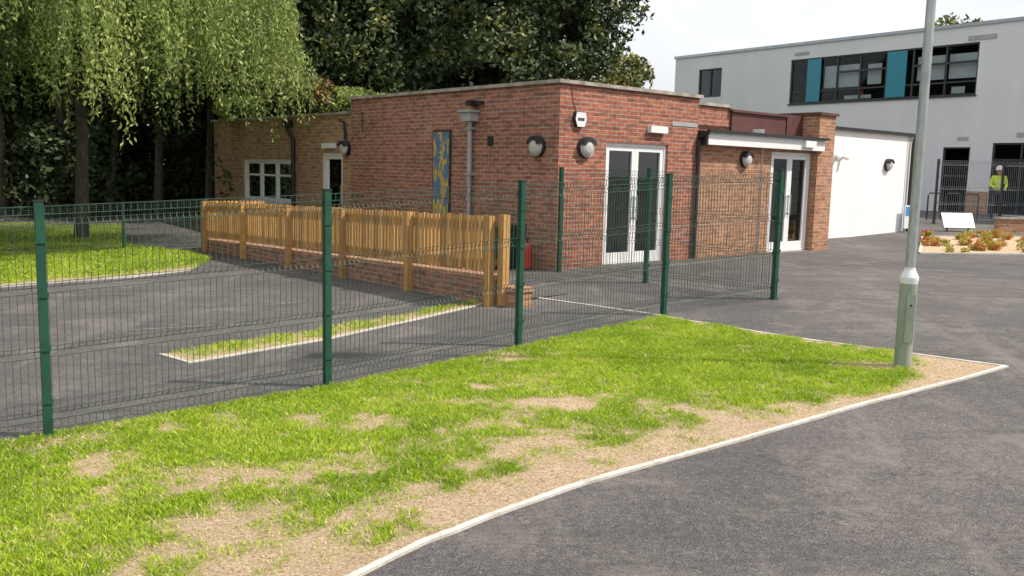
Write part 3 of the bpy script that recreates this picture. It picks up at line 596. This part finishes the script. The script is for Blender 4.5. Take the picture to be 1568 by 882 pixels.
fb=[(30+i*2.6,66+random.uniform(-3,3),9.5+random.uniform(-1,1.5)+(.9 if i>1 else -.5),2.8,2.5,3.0) for i in range(9)]
ft=empty('distant_tree_row',(38,66,1)); leaves('foliage',fb,50000,.22,M['farleaf'],ft,thr=.42,ns=.6)
w=MB(M['bark'])
for b_ in fb: w.tube([(b_[0],b_[1],.5),(b_[0],b_[1],9)],[.3,.15],8)
w.obj('trunks',ft)
rb=[(55*math.cos(rad(-80+i*8)),-6+41*math.sin(rad(-80+i*8)),5,5,4,5.5) for i in range(14)]
rb+=[(-22-i*3,2+i*5,6,4,4,6) for i in range(5)]
rt=empty('distant_tree_row',(20,-30,1)); leaves('foliage',rb,40000,.55,M['farleaf'],rt,thr=.35,ns=.35)
# ------------------------------------------------------------------ planting bed
bed=[(9.2,20.5),(11.8,20.9),(15.5,21.4),(17,25.2),(13.6,24.9),(11.0,24.4)]
sheet('planting_bed',bed,.01,M['soil'],.5,lambda x,y: np.zeros_like(x))
ribbon('bed_edging',bed+[bed[0]],.06,.03)
pl=empty('bed_shrubs',(12,23,.5)); sh=[]
for i in range(170):
    x=random.uniform(9.4,16.6);y=random.uniform(20.8,24.9)
    if inpoly(np.array([x]),np.array([y]),bed)[0]: rr=random.uniform(.06,.15); sh.append((x,y,g(x,y)+rr*.7,rr*1.2,rr*1.2,rr*.9))
leaves('foliage',sh,26000,.03,M['bushleaf'],pl,thr=.38,ns=5.,tb=.2)
lw=empty('low_brick_wall',(14.5,26.3,.6)); w=MB(M['brick_orange']); F_=FR((13.9,26.2),(1,.12),(.12,-1)); w.box(F_,0,8,-.1,.1,.3,1.05); w.box(F_,-.03,8.03,-.13,.13,1.05,1.11,M['coping']); w.obj('wall',lw)
sg=empty('information_board',(12.7,26.2,.7)); w=MB(M['signwhite']); F_=FR((12.3,26.1),(1,.1),(.1,-1))
P=[F_.p(0,.1,.78),F_.p(.95,.1,.78),F_.p(.95,-.12,1.2),F_.p(0,-.12,1.2)]; w.poly(P); w.poly([p+Vector((0,.02,-.02)) for p in P][::-1],M['darkframe'])
w.tube([F_.p(.15,0,.5),F_.p(.15,0,.95)],.025,8,M['darkframe']); w.tube([F_.p(.8,0,.5),F_.p(.8,0,.95)],.025,8,M['darkframe']); w.obj('board',sg)
s2=empty('site_notice_sign',(11.2,25.6,.6)); F_=FR((10.95,25.55),v,-u); w=MB(M['signwhite']); w.box(F_,0,.3,0,.02,.75,1.4); w.box(F_,.03,.27,.02,.023,1.1,1.36,M['signblue']); w.tube([F_.p(.15,-.02,.4),F_.p(.15,-.02,1.3)],.02,8,M['galv']); w.obj('sign',s2)
hp_=empty('black_cycle_barrier',(14.3,29.5,.8)); w=MB(M['black'])
for k in range(3):
    x=13.6+k*.6; z=g(x,30); w.tube([(x,30,z),(x,30,z+.8),(x+.05,30,z+.88),(x+.4,30,z+.88),(x+.45,30,z+.8),(x+.45,30,z)],.025,8)
w.obj('hoops',hp_)
# ------------------------------------------------------------------ worker
def skinobj(name,verts,edges,radii,mat,parent,root=0,sub=2):
    me=bpy.data.meshes.new(name); me.from_pydata(verts,edges,[]); me.materials.append(mat); o=bpy.data.objects.new(name,me); scn.collection.objects.link(o); o.parent=parent
    sk=o.modifiers.new('Skin','SKIN'); sk.use_smooth_shade=True
    for i,r in enumerate(radii):
        me.skin_vertices[0].data[i].radius=(r if hasattr(r,'__len__') else (r,r)); me.skin_vertices[0].data[i].use_root=(i==root)
    s=o.modifiers.new('Sub','SUBSURF'); s.levels=sub; s.render_levels=sub; return o
wk=empty('construction_worker',(16.4,31.0,g(16.4,31))); wk.rotation_euler=(0,0,rad(-20))
hv=plain('hi_vis_yellow',(.62,.75,.04),.7); tr_=plain('dark_trousers',(.03,.035,.05),.8); skm=plain('skin',(.5,.28,.2),.5,0,.05)
try:
    skinobj('trousers_and_boots',[(0,0,.92),(.1,0,.86),(.11,-.01,.48),(.12,.02,.1),(.12,-.14,.045),(-.1,0,.86),(-.13,-.03,.48),(-.15,.0,.1),(-.16,-.16,.045)],[(0,1),(1,2),(2,3),(3,4),(0,5),(5,6),(6,7),(7,8)],[(.14,.1),.1,.07,.055,.04,.1,.07,.055,.04],tr_,wk)
    skinobj('hi_vis_jacket',[(0,0,.9),(0,.0,1.12),(0,0,1.36),(0,-.01,1.47),(.18,0,1.40),(.24,-.02,1.14),(.17,-.22,1.02),(-.18,0,1.40),(-.25,-.03,1.14),(-.14,-.24,1.06)],[(0,1),(1,2),(2,3),(2,4),(4,5),(5,6),(2,7),(7,8),(8,9)],[(.17,.12),(.16,.11),(.17,.11),.06,.075,.055,.042,.075,.055,.042],hv,wk)
    skinobj('head',[(0,-.01,1.45),(0,-.015,1.54),(0,-.03,1.62),(0,-.02,1.69),(0,-.125,1.6),(.08,-.02,1.6),(-.08,-.02,1.6)],[(0,1),(1,2),(2,3),(2,4),(2,5),(2,6)],[.055,.06,(.085,.095),.08,.012,.015,.015],skm,wk)
    for sx,hx,hy,hz in ((1,.165,-.25,1.0),(-1,-.135,-.27,1.045)):
        vs=[(hx,hy+.03,hz),(hx,hy-.03,hz-.01)]; es=[(0,1)]; rs=[.03,.032]
        for f in range(4):
            b=len(vs); vs+=[(hx+(f-1.5)*.02,hy-.07,hz-.015),(hx+(f-1.5)*.021,hy-.095-(.01 if f in (1,2) else 0),hz-.035)]; es+=[(1,b),(b,b+1)]; rs+=[.01,.009]
        b=len(vs); vs+=[(hx-sx*.04,hy-.03,hz+.01),(hx-sx*.05,hy-.06,hz+.0)]; es+=[(0,b),(b,b+1)]; rs+=[.012,.01]
        skinobj('hand',vs,es,rs,skm,wk,0,1)
except Exception as ex: print('worker',ex)
w=MB(M['signwhite']); N=20; prof=[(.15,1.655),(.125,1.665),(.12,1.72),(.10,1.77),(.06,1.80),(.002,1.81)]
for (r0,z0),(r1,z1) in zip(prof,prof[1:]):
    for i in range(N):
        a0=2*math.pi*i/N;a1=2*math.pi*(i+1)/N; w.poly([(r0*math.cos(a0),-.02+1.15*r0*math.sin(a0),z0),(r0*math.cos(a1),-.02+1.15*r0*math.sin(a1),z0),(r1*math.cos(a1),-.02+1.15*r1*math.sin(a1),z1),(r1*math.cos(a0),-.02+1.15*r1*math.sin(a0),z1)],None,True)
F_=FR((0,0),(1,0),(0,1)); w.box(F_,-.03,-.018,-.123,-.117,1.615,1.625,M['black']); w.box(F_,.018,.03,-.123,-.117,1.615,1.625,M['black']); w.box(F_,-.025,.025,-.116,-.11,1.56,1.566,M['maroon'])
o=w.obj('hard_hat_and_face'); o.parent=wk
w=MB(M['greywire']); 
for z in (1.0,1.2): w.tube([(0,0,z),(0,0,z+.04)],.178,20,M['reflgrey'],True,False)
o=w.obj('reflective_bands'); o.parent=wk; o.scale=(1,.72,1)
# ------------------------------------------------------------------ camera, light, sky
cam=bpy.data.cameras.new('camera'); co_=bpy.data.objects.new('camera',cam); scn.collection.objects.link(co_)
Rm=(Matrix.Rotation(rad(90-7.35),4,'X')@Matrix.Rotation(rad(1.35),4,'Z')); co_.matrix_world=Matrix.Translation((0,0,2.1))@Rm
cam.sensor_width=36; cam.lens=36*1390/1568; cam.clip_end=2000; cam.clip_start=.05; scn.camera=co_
sd=Vector((.9,-.14,0)).normalized(); el=rad(50); S=Vector((sd.x*math.cos(el),sd.y*math.cos(el),math.sin(el)))
sl_=bpy.data.lights.new('sun','SUN'); sl_.energy=4.7; sl_.angle=rad(1.2); sl_.color=(1,.93,.82); so=bpy.data.objects.new('sun',sl_); so.rotation_euler=S.to_track_quat('Z','Y').to_euler(); scn.collection.objects.link(so)
wo=bpy.data.worlds.new('World'); scn.world=wo; wo.use_nodes=True; nt=wo.node_tree; bg=nt.nodes['Background']
sk=nt.nodes.new('ShaderNodeTexSky'); sk.sky_type='NISHITA'; sk.sun_disc=False; sk.sun_elevation=el; sk.sun_rotation=math.atan2(sd.x,sd.y); sk.air_density=1.; sk.dust_density=2.
tc=nt.nodes.new('ShaderNodeTexCoord'); mp=nt.nodes.new('ShaderNodeMapping'); mp.inputs['Scale'].default_value=(1,1,2.5); nt.links.new(tc.outputs['Generated'],mp.inputs[0])
nz=nt.nodes.new('ShaderNodeTexNoise'); nz.inputs['Scale'].default_value=2.2; nz.inputs['Detail'].default_value=7; nt.links.new(mp.outputs[0],nz.inputs[0])
cr=nt.nodes.new('ShaderNodeValToRGB'); cr.color_ramp.elements[0].position=.25; cr.color_ramp.elements[0].color=(.6,.6,.6,1); cr.color_ramp.elements[1].position=.55; cr.color_ramp.elements[1].color=(.96,.96,.96,1); nt.links.new(nz.outputs[0],cr.inputs[0])
mxx=nt.nodes.new('ShaderNodeMix'); mxx.data_type='RGBA'; nt.links.new(cr.outputs[0],mxx.inputs[0]); nt.links.new(sk.outputs[0],mxx.inputs[6]); mxx.inputs[7].default_value=(9.7,9.8,10.,1)
nt.links.new(mxx.outputs[2],bg.inputs[0]); bg.inputs[1].default_value=.11
scn.view_settings.view_transform='Standard'; scn.view_settings.look='None'; scn.view_settings.exposure=0
